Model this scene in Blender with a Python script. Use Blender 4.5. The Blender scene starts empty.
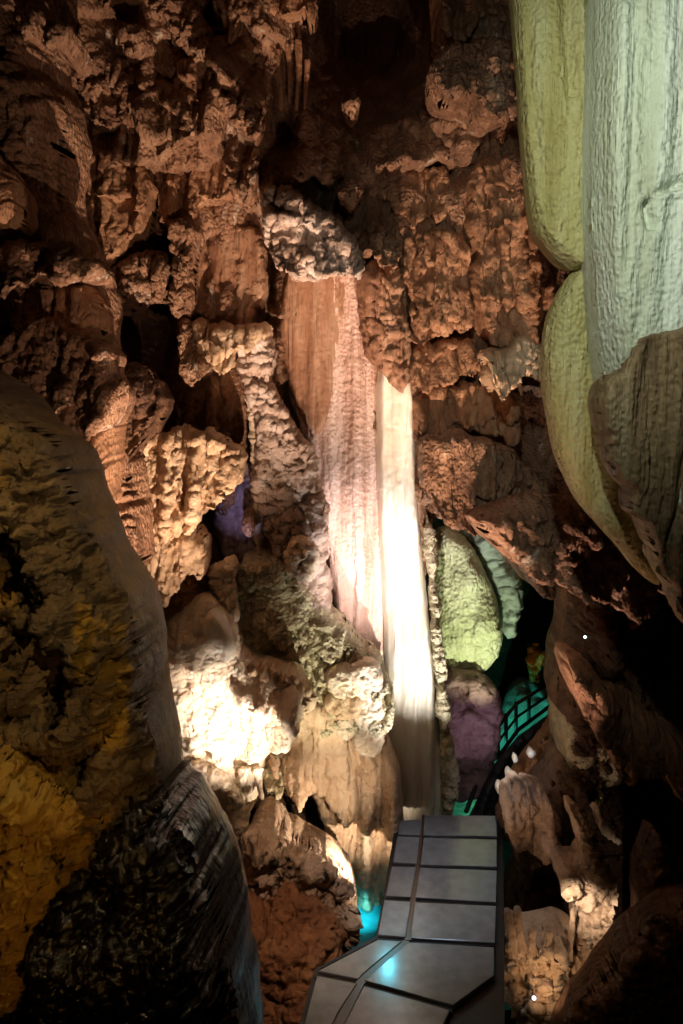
import bpy, math, random
import numpy as np
from mathutils import Vector, Matrix

# ------------------------------------------------------------------ camera
scene = bpy.context.scene
COL = scene.collection
F = 800.0                       # focal length in pixels of the 683 x 1024 frame
CAM = Vector((0.0, 0.0, 4.5))
PITCH = math.atan(112 / 800)    # looking slightly down
cam_d = bpy.data.cameras.new('camera')
cam_d.sensor_fit = 'VERTICAL'; cam_d.sensor_height = 36; cam_d.lens = 36 * F / 1024
cam_d.clip_start = 0.05
cam = bpy.data.objects.new('camera', cam_d); COL.objects.link(cam)
cam.location = CAM; cam.rotation_euler = (math.pi / 2 - PITCH, 0, 0)
scene.camera = cam

def ray(px, py):
    x = (px - 341.5) / F; y = -(py - 512) / F
    c, s = math.cos(PITCH), math.sin(PITCH)
    return Vector((x, c + y * s, -s + y * c))
def at(px, py, Y):
    r = ray(px, py)
    return CAM + r * (Y / r.y)
def onz(px, py, z):
    r = ray(px, py)
    return CAM + r * ((z - CAM.z) / r.z)

# ------------------------------------------------------------------ light
w = bpy.data.worlds.new('world'); scene.world = w; w.use_nodes = True
w.node_tree.nodes['Background'].inputs[0].default_value = (0.35, 0.22, 0.16, 1)
w.node_tree.nodes['Background'].inputs[1].default_value = 0.0015
vs = scene.view_settings
vs.view_transform = 'Standard'; vs.look = 'None'; vs.gamma = 1; vs.use_curve_mapping = False
vs.exposure = 0.0

def spot(name, pos, aim, power, col, size=60, blend=0.6, rad=0.06):
    l = bpy.data.lights.new(name, 'SPOT'); l.energy = power; l.color = col
    l.spot_size = math.radians(size); l.spot_blend = blend; l.shadow_soft_size = rad
    o = bpy.data.objects.new(name, l); COL.objects.link(o)
    o.location = pos
    o.rotation_euler = (Vector(aim) - Vector(pos)).to_track_quat('-Z', 'Y').to_euler()
    return o
def point(name, pos, power, col, rad=0.05):
    l = bpy.data.lights.new(name, 'POINT'); l.energy = power; l.color = col; l.shadow_soft_size = rad
    o = bpy.data.objects.new(name, l); COL.objects.link(o); o.location = pos
    return o
WARM = (1.0, 0.62, 0.38); NEUT = (1.0, 0.86, 0.7); COOL = (0.75, 0.9, 1.0)
# unseen spots added to light the rocks and walkway, some in open air
spot('spot_hot', at(330, 900, 5.7), at(212, 690, 7.7), 900, (1.0, 0.82, 0.68), 34, 1.0, 0.008)
spot('spot_column', at(452, 860, 6.7), at(412, 560, 8.8), 600, (1.0, 0.93, 0.86), 64, 1.0, 0.012)
spot('spot_curtain', at(420, 650, 6.4), at(362, 550, 9.0), 500, (1.0, 0.82, 0.76), 50, 1.0, 0.008)
spot('spot_upper', (0.5, 5.3, 1.3), at(400, 170, 8.8), 1500, (1.0, 0.68, 0.48), 52, 1.0, 0.012)
spot('spot_upper_front', (1.0, 3.2, 2.2), at(400, 200, 8.8), 230, (1.0, 0.70, 0.54), 42, 1.0, 0.012)
spot('spot_upper_left', (-0.3, 5.0, 1.4), at(130, 150, 8.4), 1500, (1.0, 0.68, 0.48), 60, 1.0, 0.012)
spot('spot_left_front', (0.3, 3.2, 2.6), at(80, 170, 7.5), 230, (1.0, 0.66, 0.45), 50, 1.0, 0.012)
spot('spot_left_mid', at(300, 860, 5.0), at(100, 440, 7.0), 200, (1.0, 0.70, 0.5), 50, 0.9, 0.012)
spot('spot_right_mid', at(480, 900, 5.4), at(480, 400, 8.6), 420, (1.0, 0.66, 0.46), 34, 1.0, 0.012)
spot('spot_roof', at(505, 860, 6.0), at(570, 550, 7.2), 260, (1.0, 0.66, 0.52), 50, 1.0, 0.012)
spot('spot_base', at(430, 990, 6.0), at(350, 780, 8.2), 420, (1.0, 0.80, 0.6), 50, 0.9, 0.012)
spot('spot_rock', at(372, 870, 7.2), at(290, 850, 7.3), 130, (1.0, 0.76, 0.56), 100, 0.9, 0.006)
spot('spot_terraces', at(385, 880, 6.2), at(300, 650, 8.3), 260, (1.0, 0.9, 0.66), 38, 1.0, 0.006)
spot('spot_slope', at(350, 700, 5.4), at(280, 950, 6.5), 110, (1.0, 0.66, 0.45), 50, 0.9, 0.012)
spot('spot_walkway', at(470, 480, 6.6), at(430, 900, 7.0), 120, (0.58, 0.76, 1.0), 44, 1.0, 0.012)  # unseen cool lamp added overhead to turn the panels bluish
Q = onz(388, 966, 0.02); q = Q - CAM
spot('spot_cyan', Q + Vector((q.x, q.y, -q.z)) * .22, Q, 14, (0.10, 0.75, 0.95), 70, 1.0, 0.02)  # added lamp at the mirror angle, makes the cyan highlight on the panel
# greenish lamp on the broad drapery, high up
spot('spot_drapery', at(500, -330, 2.2), at(655, 180, 4.9), 330, (0.92, 0.98, 0.84), 78, 1.0, 0.05)
spot('spot_drapery_low', at(520, 1000, 5.2), at(625, 490, 5.2), 60, (1.0, 0.5, 0.3), 50, 0.9, 0.012)
# boulder
spot('spot_boulder', at(430, 200, 1.5), at(70, 600, 3.4), 45, (1.0, 0.76, 0.42), 58, 1.0, 0.012)
spot('spot_boulder_rake', at(-60, 60, 2.6), at(70, 700, 3.3), 62, (1.0, 0.72, 0.34), 80, 1.0, 0.012)
spot('spot_fringe', at(410, 850, 5.6), at(335, 770, 8.1), 260, (1.0, 0.82, 0.62), 30, 1.0, 0.008)
spot('spot_boulder_low', at(200, 1250, 1.5), at(40, 860, 3.2), 22, (1.0, 0.55, 0.14), 50, 0.9, 0.03)
# passage
spot('spot_green', at(500, 780, 8.2), at(470, 600, 10.3), 200, (0.92, 1.0, 0.64), 50, 0.8, 0.012)
point('lamp_teal', at(490, 790, 11.6), 80, (0.05, 0.75, 0.55), 0.02)
point('lamp_teal_high', at(540, 570, 10.4), 16, (0.15, 0.85, 0.65), 0.012)
spot('lamp_violet', at(500, 790, 8.5), at(470, 715, 9.8), 26, (0.88, 0.72, 1.0), 60, 1.0, 0.008)
spot('spot_violet', at(240, 555, 7.5), at(240, 505, 8.7), 16, (0.72, 0.62, 1.0), 36, 1.0, 0.006)
# lower right group
spot('spot_stalagmite', at(634, 925, 6.0), at(600, 915, 6.5), 16, (1.0, 0.80, 0.6), 130, 0.9, 0.006)
spot('spot_mound', at(540, 1010, 5.7), at(550, 940, 6.4), 10, (1.0, 0.66, 0.40), 110, 0.9, 0.012)
spot('lamp_right', at(440, 930, 5.6), at(575, 720, 7.6), 42, (1.0, 0.66, 0.46), 55, 1.0, 0.012)
spot('lamp_pool', at(362, 890, 7.7), at(358, 940, 7.9), 22, (0.1, 0.8, 0.9), 80, 1.0, 0.006)
spot('spot_pillar', at(545, 900, 5.5), at(590, 905, 6.5), 170, (1.0, 0.80, 0.6), 26, 1.0, 0.006)


# ------------------------------------------------------------------ noise
def _h(ix, iy, iz, s):
    n = (ix.astype(np.int64) * 374761393 + iy.astype(np.int64) * 668265263 + iz.astype(np.int64) * 2147483647 + s * 1274126177) & 0xffffffff
    n = ((n ^ (n >> 13)) * 1274126177) & 0xffffffff
    n = ((n ^ (n >> 16)) * 2246822519) & 0xffffffff
    n = n ^ (n >> 15)
    return (n & 0xffffff) / float(0xffffff)
def vnoise(x, y, z, s=0):
    ix, iy, iz = np.floor(x), np.floor(y), np.floor(z)
    fx, fy, fz = x - ix, y - iy, z - iz
    fx, fy, fz = [t * t * t * (t * (t * 6 - 15) + 10) for t in (fx, fy, fz)]
    r = 0
    for a in (0, 1):
        wx = fx if a else 1 - fx
        for b in (0, 1):
            wy = fy if b else 1 - fy
            for c in (0, 1):
                wz = fz if c else 1 - fz
                r = r + wx * wy * wz * _h(ix + a, iy + b, iz + c, s)
    return r * 2 - 1
def fbm(x, y, z, s=0, o=4, ridge=False):
    r = 0; a = 1; t = 0
    for i in range(o):
        n = vnoise(x * 2**i + i * 17.3, y * 2**i + i * 5.1, z * 2**i, s + i)
        if ridge: n = 1 - 2 * np.abs(n)
        r = r + a * n; t += a; a *= 0.5
    return r / t
def worley(x, y, z, s=0):
    ix, iy, iz = np.floor(x), np.floor(y), np.floor(z)
    best = np.full(x.shape, 9.0)
    for a in (-1, 0, 1):
        for b in (-1, 0, 1):
            for c in (-1, 0, 1):
                jx, jy, jz = ix + a, iy + b, iz + c
                d = (jx + _h(jx, jy, jz, s) - x)**2 + (jy + _h(jx, jy, jz, s + 11) - y)**2 + (jz + _h(jx, jy, jz, s + 23) - z)**2
                best = np.minimum(best, d)
    return np.sqrt(best)
def sstep(a, b, x):
    t = np.clip((x - a) / (b - a), 0, 1); return t * t * (3 - 2 * t)

def relief_sum(rel, u, v, s, px, py, q):
    """sum of relief layers (metres) over plane coordinates u (across) and v (up)"""
    h = np.zeros_like(u)
    for k, r in enumerate(rel):
        t = r[0]; ss = s * 31 + k * 7
        if t == 'fbm': h += r[1] * fbm(u * r[2], v * r[2], u * 0 + ss, ss, r[3])
        elif t == 'ridge': h += r[1] * fbm(u * r[2], v * r[2], u * 0 + ss, ss, r[3], True)
        elif t == 'flute':      # vertical folds
            wv = u + 0.25 / r[2] * fbm(u * r[2] * .5, v * r[2] * .5, u * 0, ss + 3, 2)
            h += r[1] * (0.75 * fbm(wv * r[2], v * r[3], u * 0 + ss, ss, 3, True))
        elif t == 'terr':       # overlapping lips: thick at the bottom edge, undercut below
            ph = v * r[2] + r[4] * fbm(u * r[3], v * r[3] * .6, u * 0 + ss, ss, 4)
            fr = ph - np.floor(ph)
            saw = (1 - fr)**1.5 * sstep(0.0, 0.16, fr)
            am = 0.55 + 0.75 * vnoise(u * r[3] * 1.3, np.floor(ph) * 3.1, u * 0, ss + 5)
            h += r[1] * saw * np.clip(am, 0.05, 1.3)
        elif t == 'pop':        # popcorn knobs
            wd = worley(u * r[2], v * r[2], u * 0 + .5, ss)
            h += r[1] * (1 - np.minimum(wd, 1)**2)
        elif t == 'mpop':       # knobs flattened into little lips, only along some vertical bands: (amp, freq, aspect, band freq, threshold)
            wd = worley(u * r[2] + .3 * vnoise(u * 3, v * 3, u * 0, ss), v * r[2] * r[3], u * 0 + .5, ss)
            fy = worley(u * r[2] * .6, v * r[2] * r[3] * 1.7, u * 0 + .5, ss + 2)
            band = sstep(r[5] - .12, r[5] + .12, vnoise(u * r[4], v * .25, u * 0, ss + 4))
            h += r[1] * band * ((1 - np.minimum(wd, 1)**1.5) * .7 + .5 * (1 - np.minimum(fy, 1)))
        elif t == 'cells':      # many small overlapping hanging drapes: (amp, freq across, freq up)
            x = u * r[2] + .5 * fbm(u * r[2] * .6, v * r[3] * .6, u * 0, ss, 3); y = v * r[3] + .5 * fbm(u * r[2] * .5, v * r[3] * .5, u * 0 + 7, ss, 3)
            jag = .26 * fbm(u * r[2] * 2.6, v * r[3] * .5, u * 0, ss + 2, 4)
            ix, iy = np.floor(x), np.floor(y); z0 = u * 0
            bst = np.zeros_like(u)
            for a in (-1, 0, 1):
                for b in (-2, -1, 0, 1):
                    jx, jy = ix + a, iy + b
                    r1, r2, r3, r4 = [_h(jx, jy, z0, ss + q) for q in (1, 2, 3, 4)]
                    dx = (x - jx - r1) / (.45 + .45 * r3); dz = (y + jag - jy - r2) / (.9 + .7 * r4)
                    p = np.clip(1 - dz, 0, 1)**1.2 * sstep(0, .09, dz) * np.sqrt(np.clip(1 - dx * dx, 0, 1))
                    bst = np.maximum(bst, p * (.35 + .65 * r4))
            h += r[1] * bst
        elif t == 'dent':
            wd = worley(u * r[2], v * r[2] * r[3], u * 0 + .5, ss)
            h -= r[1] * sstep(0.45, 0.1, wd)
        elif t == 'slope':      # leans: r[1] at the top, r[2] at the bottom
            f = (v - v.min()) / (v.max() - v.min() + 1e-6)
            h += r[2] + (r[1] - r[2]) * f
        elif t == 'blob':       # (px, py, rx, ry, height)
            for (bx, by, rx, ry, hh) in r[1]:
                h += hh * np.exp(-(((px - bx) / rx)**2 + ((py - by) / ry)**2)**1.0)
        elif t == 'lip':        # hanging lips with fluted fringes (x0, x1, y, drop px, height)
            for (x0, x1, yb, dp, hh) in r[1]:
                jag = dp * 0.22 * fbm(u * 7, u * 0 + yb, u * 0, ss, 3) + dp * 0.12 * vnoise(u * 34, u * 0 + yb, u * 0, ss + 9)
                d = (yb + jag - py) / dp
                prof = np.where(d < 0, 0, np.clip(1 - d, 0, 1)**1.3) * sstep(0, 0.12, d)
                side = sstep(x0 - 6, x0 + 8, px + 5 * vnoise(v * 9, u * 0 + x0, u * 0, ss)) * sstep(x1 + 6, x1 - 8, px + 5 * vnoise(v * 9, u * 0 + x1, u * 0, ss))
                h = np.maximum(h, h * .4 + hh * prof * side)
        elif t == 'line':       # ridges / grooves along strokes ([(px,py)..], width px, height)
            for (pl, wd, hh) in r[1]:
                dd = np.full(u.shape, 1e9)
                for (ax, ay), (bx, by) in zip(pl[:-1], pl[1:]):
                    ex, ey = bx - ax, by - ay
                    tt = np.clip(((px - ax) * ex + (py - ay) * ey) / (ex * ex + ey * ey), 0, 1)
                    dd = np.minimum(dd, np.hypot(px - ax - tt * ex, py - ay - tt * ey))
                h += hh * np.exp(-(dd / wd)**2)
    return h

def poly_sdf(u, v, P):
    d = np.full(u.shape, 1e18); ins = np.zeros(u.shape, bool)
    n = len(P)
    for i in range(n):
        ax, ay = P[i]; bx, by = P[(i + 1) % n]
        ex, ey = bx - ax, by - ay
        t = np.clip(((u - ax) * ex + (v - ay) * ey) / (ex * ex + ey * ey + 1e-12), 0, 1)
        d = np.minimum(d, (u - ax - t * ex)**2 + (v - ay - t * ey)**2)
        c = ((ay > v) != (by > v)) & (u < ex * (v - ay) / (ey if abs(ey) > 1e-12 else 1e-12) + ax)
        ins ^= c
    d = np.sqrt(d)
    return np.where(ins, d, -d)

def smooth_poly(P, it=2):
    for _ in range(it):
        Q = []
        for i in range(len(P)):
            a, b = P[i], P[(i + 1) % len(P)]
            Q += [(a[0] * .75 + b[0] * .25, a[1] * .75 + b[1] * .25), (a[0] * .25 + b[0] * .75, a[1] * .25 + b[1] * .75)]
        P = Q
    return P

def tag(o, label=None, cat=None, group=None, kind=None):
    if label: o['label'] = label
    if cat: o['category'] = cat
    if group: o['group'] = group
    if kind: o['kind'] = kind
    return o

def mesh_obj(name, V, Fc, mat, parent=None, base=None, smooth=True):
    """V: (n,3) world coordinates; the origin is put at base"""
    V = np.asarray(V, float)
    if base is None and parent is None:
        base = (V[:, 0].mean(), V[:, 1].mean(), V[:, 2].min())
    if parent is not None: base = tuple(parent.location)
    V = V - np.array(base)
    me = bpy.data.meshes.new(name)
    if isinstance(Fc, np.ndarray):
        m = len(Fc); k = Fc.shape[1]
        me.vertices.add(len(V)); me.vertices.foreach_set('co', V.astype(np.float32).ravel())
        me.loops.add(m * k); me.loops.foreach_set('vertex_index', Fc.astype(np.int32).ravel())
        me.polygons.add(m); me.polygons.foreach_set('loop_start', np.arange(m, dtype=np.int32) * k)
        me.update(calc_edges=True); me.validate()
    else:
        me.from_pydata([tuple(p) for p in V], [], Fc)
    if smooth: me.polygons.foreach_set('use_smooth', np.ones(len(me.polygons), bool))
    me.materials.append(mat); me.update()
    o = bpy.data.objects.new(name, me); COL.objects.link(o)
    if parent is not None: o.parent = parent
    else: o.location = base
    return o

def rock(name, pts, Y, mat, front=0.25, back=0.2, R=None, res=2.0, yaw=0, tilt=0, rel=(), edge=3, fringe=0,
         warp=0.0, droop=0.0, seed=1, smooth=2, parent=None, crag=1.0, cragz=1.0, label=None, cat=None, group=None, kind=None):
    """a solid body: traced outline on its own tilted plane, swollen in front and behind, carved by relief"""
    pts = smooth_poly(pts, smooth) if smooth else pts
    cx = sum(p[0] for p in pts) / len(pts); cy = sum(p[1] for p in pts) / len(pts)
    p0 = at(cx, cy, Y)
    rot = Matrix.Rotation(math.radians(yaw), 3, 'Z') @ Matrix.Rotation(math.radians(tilt), 3, 'X')
    n = rot @ Vector((0, -1, 0)); U = rot @ Vector((1, 0, 0)); Vv = rot @ Vector((0, 0, 1))
    def proj(px, py):
        r = ray(px, py); t = (p0 - CAM).dot(n) / r.dot(n)
        q = CAM + r * t - p0
        return q.dot(U), q.dot(Vv)
    P = [proj(*p) for p in pts]
    us = [p[0] for p in P]; vs_ = [p[1] for p in P]
    st = res * Y / F; m = st * 3
    gu = np.arange(min(us) - m, max(us) + m, st); gv = np.arange(min(vs_) - m, max(vs_) + m, st)
    u, v = np.meshgrid(gu, gv)
    # pixel coordinates of the plane points, used to place traced details
    wx = p0.x + U.x * u + Vv.x * v; wy = p0.y + U.y * u + Vv.y * v; wz = p0.z + U.z * u + Vv.z * v - CAM.z
    c, s = math.cos(PITCH), math.sin(PITCH)
    dep = wy * c - wz * s; up = wy * s + wz * c
    px = 341.5 + F * wx / dep; py = 512 - F * up / dep
    e = Y / F
    sd = poly_sdf(u, v, P)
    sdb = sd + .6 * edge * e * fbm(u / (e * 40), v / (e * 40), u * 0 + seed, seed, 2)
    sd = sd + edge * e * (fbm(u / (e * 26), v / (e * 26), u * 0 + seed, seed, 4) + .45 * fbm(u / (e * 9), v / (e * 9), u * 0 + seed, seed + 7, 3))
    if fringe: sd = sd + fringe * e * fbm(u / (e * 9), v / (e * 70), u * 0 + seed, seed + 50, 3)
    R = (R if R is not None else 14) * e
    t = np.clip((sdb + .25 * edge * e) / R, 0, 1); infl = np.sqrt(1 - (1 - t)**2) * np.sqrt(np.clip(sd / (4 * e), 0, 1))
    relv = relief_sum(rel, u, v, seed, px, py, e)
    H = infl * front + relv * sstep(0, 1, np.minimum(sd / (5 * e), (sdb + .25 * edge * e) / max(5 * e, .55 * R)))
    B = -back * infl
    gy, gx = np.gradient(sd, st)
    gl = np.hypot(gx, gy) + 1e-6
    out = sd < 0
    su = np.where(out, u - sd * gx / gl**2, u); sv = np.where(out, v - sd * gy / gl**2, v)
    H = np.where(out, 0, H); B = np.where(out, 0, B)
    uu, vv = su.copy(), sv.copy()
    k = sstep(0, 1, sd / (8 * e))
    if warp:
        uu = uu + k * warp * fbm(u / (e * 12), v / (e * 12), u * 0 + 9, seed + 70, 3)
        vv = vv + k * warp * fbm(u / (e * 12), v / (e * 12), u * 0 + 19, seed + 80, 3)
    if droop: vv = vv - droop * k * (H - H.mean())
    p0a = np.array(p0); Ua = np.array(U); Va = np.array(Vv); na = np.array(n)
    Fp = p0a + uu[..., None] * Ua + vv[..., None] * Va + H[..., None] * na
    if crag:    # rough stone: noise in space, pushed out along the surface's own normals
        du = np.gradient(Fp, axis=1); dv = np.gradient(Fp, axis=0)
        nn = np.cross(du, dv); nn /= (np.linalg.norm(nn, axis=2, keepdims=True) + 1e-9)
        if (nn @ na).mean() < 0: nn = -nn
        g = 1 / (e * 100)
        q = sd > -2 * st
        X, Yq, Z = [Fp[..., i][q] * g for i in range(3)]
        wob = .05 * fbm(X * 4, Yq * 4, Z * 4, seed + 91, 2)
        X = X + wob; Z = Z * cragz + wob
        cr = (4.5 * fbm(X * 4, Yq * 4, Z * 5, seed + 90, 5, True) + 3.4 * fbm(X * 13, Yq * 13, Z * 16, seed + 92, 3, True)
              - 3.0 * sstep(.45, .1, worley(X * 9, Yq * 9, Z * 12, seed + 95)))
        C = np.zeros_like(u); C[q] = cr * e * crag * sstep(-.05, .15, np.abs(nn @ na))[q]
        Fp = Fp + nn * (C * sstep(0, 1, sd / (3 * e)))[..., None]
    Bp = p0a + su[..., None] * Ua + sv[..., None] * Va + B[..., None] * na
    ok = sd > -1.3 * st
    ins = sd > 0
    cell = ok[:-1, :-1] & ok[1:, :-1] & ok[:-1, 1:] & ok[1:, 1:] & (ins[:-1, :-1] | ins[1:, :-1] | ins[:-1, 1:] | ins[1:, 1:])
    idx = np.arange(u.size).reshape(u.shape)
    a, b, cc, d = idx[:-1, :-1][cell], idx[:-1, 1:][cell], idx[1:, 1:][cell], idx[1:, :-1][cell]
    ff = np.stack([a, b, cc, d], 1); fb = np.stack([d, cc, b, a], 1)
    used = np.unique(ff); remap = -np.ones(u.size, int); remap[used] = np.arange(len(used))
    V = np.concatenate([Fp.reshape(-1, 3)[used], Bp.reshape(-1, 3)[used]])
    Fc = np.concatenate([remap[ff], remap[fb] + len(used)])
    o = mesh_obj(name, V, Fc, mat, parent)
    return tag(o, label, cat, group, kind)

def drip(name, top, bot, w0, w1, Y, mat, seed=0, lean=(0, 0), flute=0.1, lump=0.15, parent=None, up=False, **kw):
    """one stalactite or stalagmite: a lathed, fluted and lumpy taper between two traced points (widths in pixels)"""
    A = np.array(at(*top, Y)); B = np.array(at(*bot, Y + lean[1]))
    e = Y / F; ns, nr = 40, 20
    V = []
    for i in range(ns + 1):
        f = i / ns
        c = A + (B - A) * f
        c[0] += 0.25 * w0 * e * math.sin(f * 3 + seed); 
        r = e * 0.5 * (w0 + (w1 - w0) * f**0.8)
        end = min(1, (1 - f) / 0.1); r *= math.sqrt(max(0.0, 1 - (1 - end)**2)) if end < 1 else 1
        if up:
            end = min(1, f / 0.12); r *= math.sqrt(max(0.0, 1 - (1 - end)**2)) if end < 1 else 1
        th = np.linspace(0, 2 * math.pi, nr, endpoint=False)
        nn = vnoise(np.cos(th) * 1.3 + seed, np.sin(th) * 1.3, th * 0 + f * 7, seed)
        n2 = vnoise(np.cos(th) * 3 + seed, np.sin(th) * 3, th * 0 + f * 1.5, seed + 4)
        rr = r * (1 + lump * nn + flute * n2 * 1.5)
        for a, q in zip(th, rr): V.append((c[0] + math.cos(a) * q, c[1] + math.sin(a) * q, c[2]))
    Fc = []
    for i in range(ns):
        for j in range(nr):
            Fc.append((i * nr + j, (i + 1) * nr + j, (i + 1) * nr + (j + 1) % nr, i * nr + (j + 1) % nr))
    Fc.append(tuple(range(nr))); Fc.append(tuple(ns * nr + j for j in reversed(range(nr))))
    o = mesh_obj(name, V, Fc, mat, parent)
    return tag(o, **kw)

def tube(name, pts, r, mat, parent=None, n=8, **kw):
    P = [Vector(p) for p in pts]; V = []; Fc = []
    for i, p in enumerate(P):
        d = (P[min(i + 1, len(P) - 1)] - P[max(i - 1, 0)]).normalized()
        a = d.cross(Vector((0, 1, 0.1))).normalized(); b = d.cross(a)
        for j in range(n):
            t = 2 * math.pi * j / n; V.append(p + (a * math.cos(t) + b * math.sin(t)) * r)
    for i in range(len(P) - 1):
        for j in range(n): Fc.append((i * n + j, i * n + (j + 1) % n, (i + 1) * n + (j + 1) % n, (i + 1) * n + j))
    Fc.append(tuple(reversed(range(n)))); Fc.append(tuple((len(P) - 1) * n + j for j in range(n)))
    return tag(mesh_obj(name, [tuple(v) for v in V], Fc, mat, parent), **kw)

def prism(name, top, th, mat, parent=None, bev=0.004, **kw):
    """a flat plate: top polygon (world points, horizontal) extruded down by th"""
    n = len(top)
    V = [tuple(p) for p in top] + [(p[0], p[1], p[2] - th) for p in top]
    Fc = [tuple(range(n)), tuple(reversed(range(n, 2 * n)))] + [(i, i + n, (i + 1) % n + n, (i + 1) % n) for i in range(n)]
    o = mesh_obj(name, V, Fc, mat, parent, smooth=False)
    if bev:
        b = o.modifiers.new('edge', 'BEVEL'); b.width = bev; b.segments = 2
    return tag(o, **kw)

# ------------------------------------------------------------------ materials
def rockmat(name, cols, scale=3, rough=0.6, bump=0.5, streak=0.0, pop=0.0, fine=60, spec=0.3, sss=0.0, gloss_var=0.2, dist=0.02, stain=None):
    m = bpy.data.materials.new(name); m.use_nodes = True
    nt = m.node_tree; N = nt.nodes; L = nt.links
    bs = N['Principled BSDF']
    tc = N.new('ShaderNodeTexCoord')
    def mp(s):
        q = N.new('ShaderNodeMapping'); q.inputs['Scale'].default_value = s
        L.new(tc.outputs['Object'], q.inputs['Vector']); return q
    def noise(vec, sc, det=8, ro=0.6, di=0.0):
        q = N.new('ShaderNodeTexNoise'); q.inputs['Scale'].default_value = sc; q.inputs['Detail'].default_value = det
        q.inputs['Roughness'].default_value = ro; q.inputs['Distortion'].default_value = di
        L.new(vec.outputs[0], q.inputs['Vector']); return q
    iso = mp((1, 1, 1)); ver = mp((1, 1, 0.09))
    n1 = noise(iso, scale, 8, 0.62, 0.4); n2 = noise(ver, scale * 3.2, 6, 0.6, 0.2)
    mix = N.new('ShaderNodeMix'); mix.data_type = 'FLOAT'; mix.inputs[0].default_value = streak
    L.new(n1.outputs[0], mix.inputs[2]); L.new(n2.outputs[0], mix.inputs[3])
    cr = N.new('ShaderNodeValToRGB'); el = cr.color_ramp.elements
    el[0].position = 0.32; el[0].color = (*cols[0], 1); el[1].position = 0.68; el[1].color = (*cols[-1], 1)
    for i, c in enumerate(cols[1:-1]):
        q = el.new(0.32 + 0.36 * (i + 1) / (len(cols) - 1)); q.color = (*c, 1)
    L.new(mix.outputs[0], cr.inputs[0])
    colout = cr.outputs[0]
    if stain:   # (colour, scale, threshold): mineral stains with shapes of their own
        n5 = noise(mp((1, 1, stain[3] if len(stain) > 3 else 0.5)), stain[1], 7, 0.65, 0.6)
        r5 = N.new('ShaderNodeValToRGB'); r5.color_ramp.elements[0].position = stain[2]; r5.color_ramp.elements[1].position = stain[2] + 0.08
        L.new(n5.outputs[0], r5.inputs[0])
        mx = N.new('ShaderNodeMix'); mx.data_type = 'RGBA'
        L.new(r5.outputs[0], mx.inputs[0]); L.new(colout, mx.inputs[6]); mx.inputs[7].default_value = (*stain[0], 1)
        colout = mx.outputs[2]
    L.new(colout, bs.inputs['Base Color'])
    n3 = noise(iso, fine * 0.35, 8, 0.7)
    hh = n3.outputs[0]
    if streak > 0:
        n4 = noise(mp((1, 1, 0.06)), fine * 0.8, 4, 0.6)
        q = N.new('ShaderNodeMix'); q.data_type = 'FLOAT'; q.inputs[0].default_value = min(0.8, streak)
        L.new(hh, q.inputs[2]); L.new(n4.outputs[0], q.inputs[3]); hh = q.outputs[0]
    if pop > 0:
        vo = N.new('ShaderNodeTexVoronoi'); vo.inputs['Scale'].default_value = fine * 0.6; vo.feature = 'SMOOTH_F1'
        L.new(iso.outputs[0], vo.inputs['Vector'])
        q = N.new('ShaderNodeMath'); q.operation = 'MULTIPLY_ADD'; q.inputs[1].default_value = -pop
        L.new(vo.outputs[0], q.inputs[0]); L.new(hh, q.inputs[2]); hh = q.outputs[0]
    bp = N.new('ShaderNodeBump'); bp.inputs['Strength'].default_value = bump; bp.inputs['Distance'].default_value = dist * 5
    L.new(hh, bp.inputs['Height']); L.new(bp.outputs[0], bs.inputs['Normal'])
    mr = N.new('ShaderNodeMapRange'); mr.inputs[3].default_value = max(0.05, rough - gloss_var); mr.inputs[4].default_value = min(1, rough + gloss_var)
    L.new(n1.outputs[0], mr.inputs[0]); L.new(mr.outputs[0], bs.inputs['Roughness'])
    bs.inputs['Specular IOR Level'].default_value = spec
    if sss:
        bs.inputs['Subsurface Weight'].default_value = sss
        bs.inputs['Subsurface Radius'].default_value = (0.06, 0.04, 0.025); bs.inputs['Subsurface Scale'].default_value = 1
    return m
def plain(name, col, rough=0.5, metal=0.0, emit=None, es=1, alpha=None):
    m = bpy.data.materials.new(name); m.use_nodes = True; b = m.node_tree.nodes['Principled BSDF']
    N = m.node_tree.nodes; L = m.node_tree.links
    n = N.new('ShaderNodeTexNoise'); n.inputs['Scale'].default_value = 9; n.inputs['Detail'].default_value = 6
    tc = N.new('ShaderNodeTexCoord'); L.new(tc.outputs['Object'], n.inputs['Vector'])
    cr = N.new('ShaderNodeValToRGB'); cr.color_ramp.elements[0].position = .3; cr.color_ramp.elements[1].position = .7
    cr.color_ramp.elements[0].color = (*[c * .8 for c in col], 1); cr.color_ramp.elements[1].color = (*[min(1, c * 1.15) for c in col], 1)
    L.new(n.outputs[0], cr.inputs[0]); L.new(cr.outputs[0], b.inputs['Base Color'])
    b.inputs['Roughness'].default_value = rough; b.inputs['Metallic'].default_value = metal
    if emit: b.inputs['Emission Color'].default_value = (*emit, 1); b.inputs['Emission Strength'].default_value = es
    return m
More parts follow.
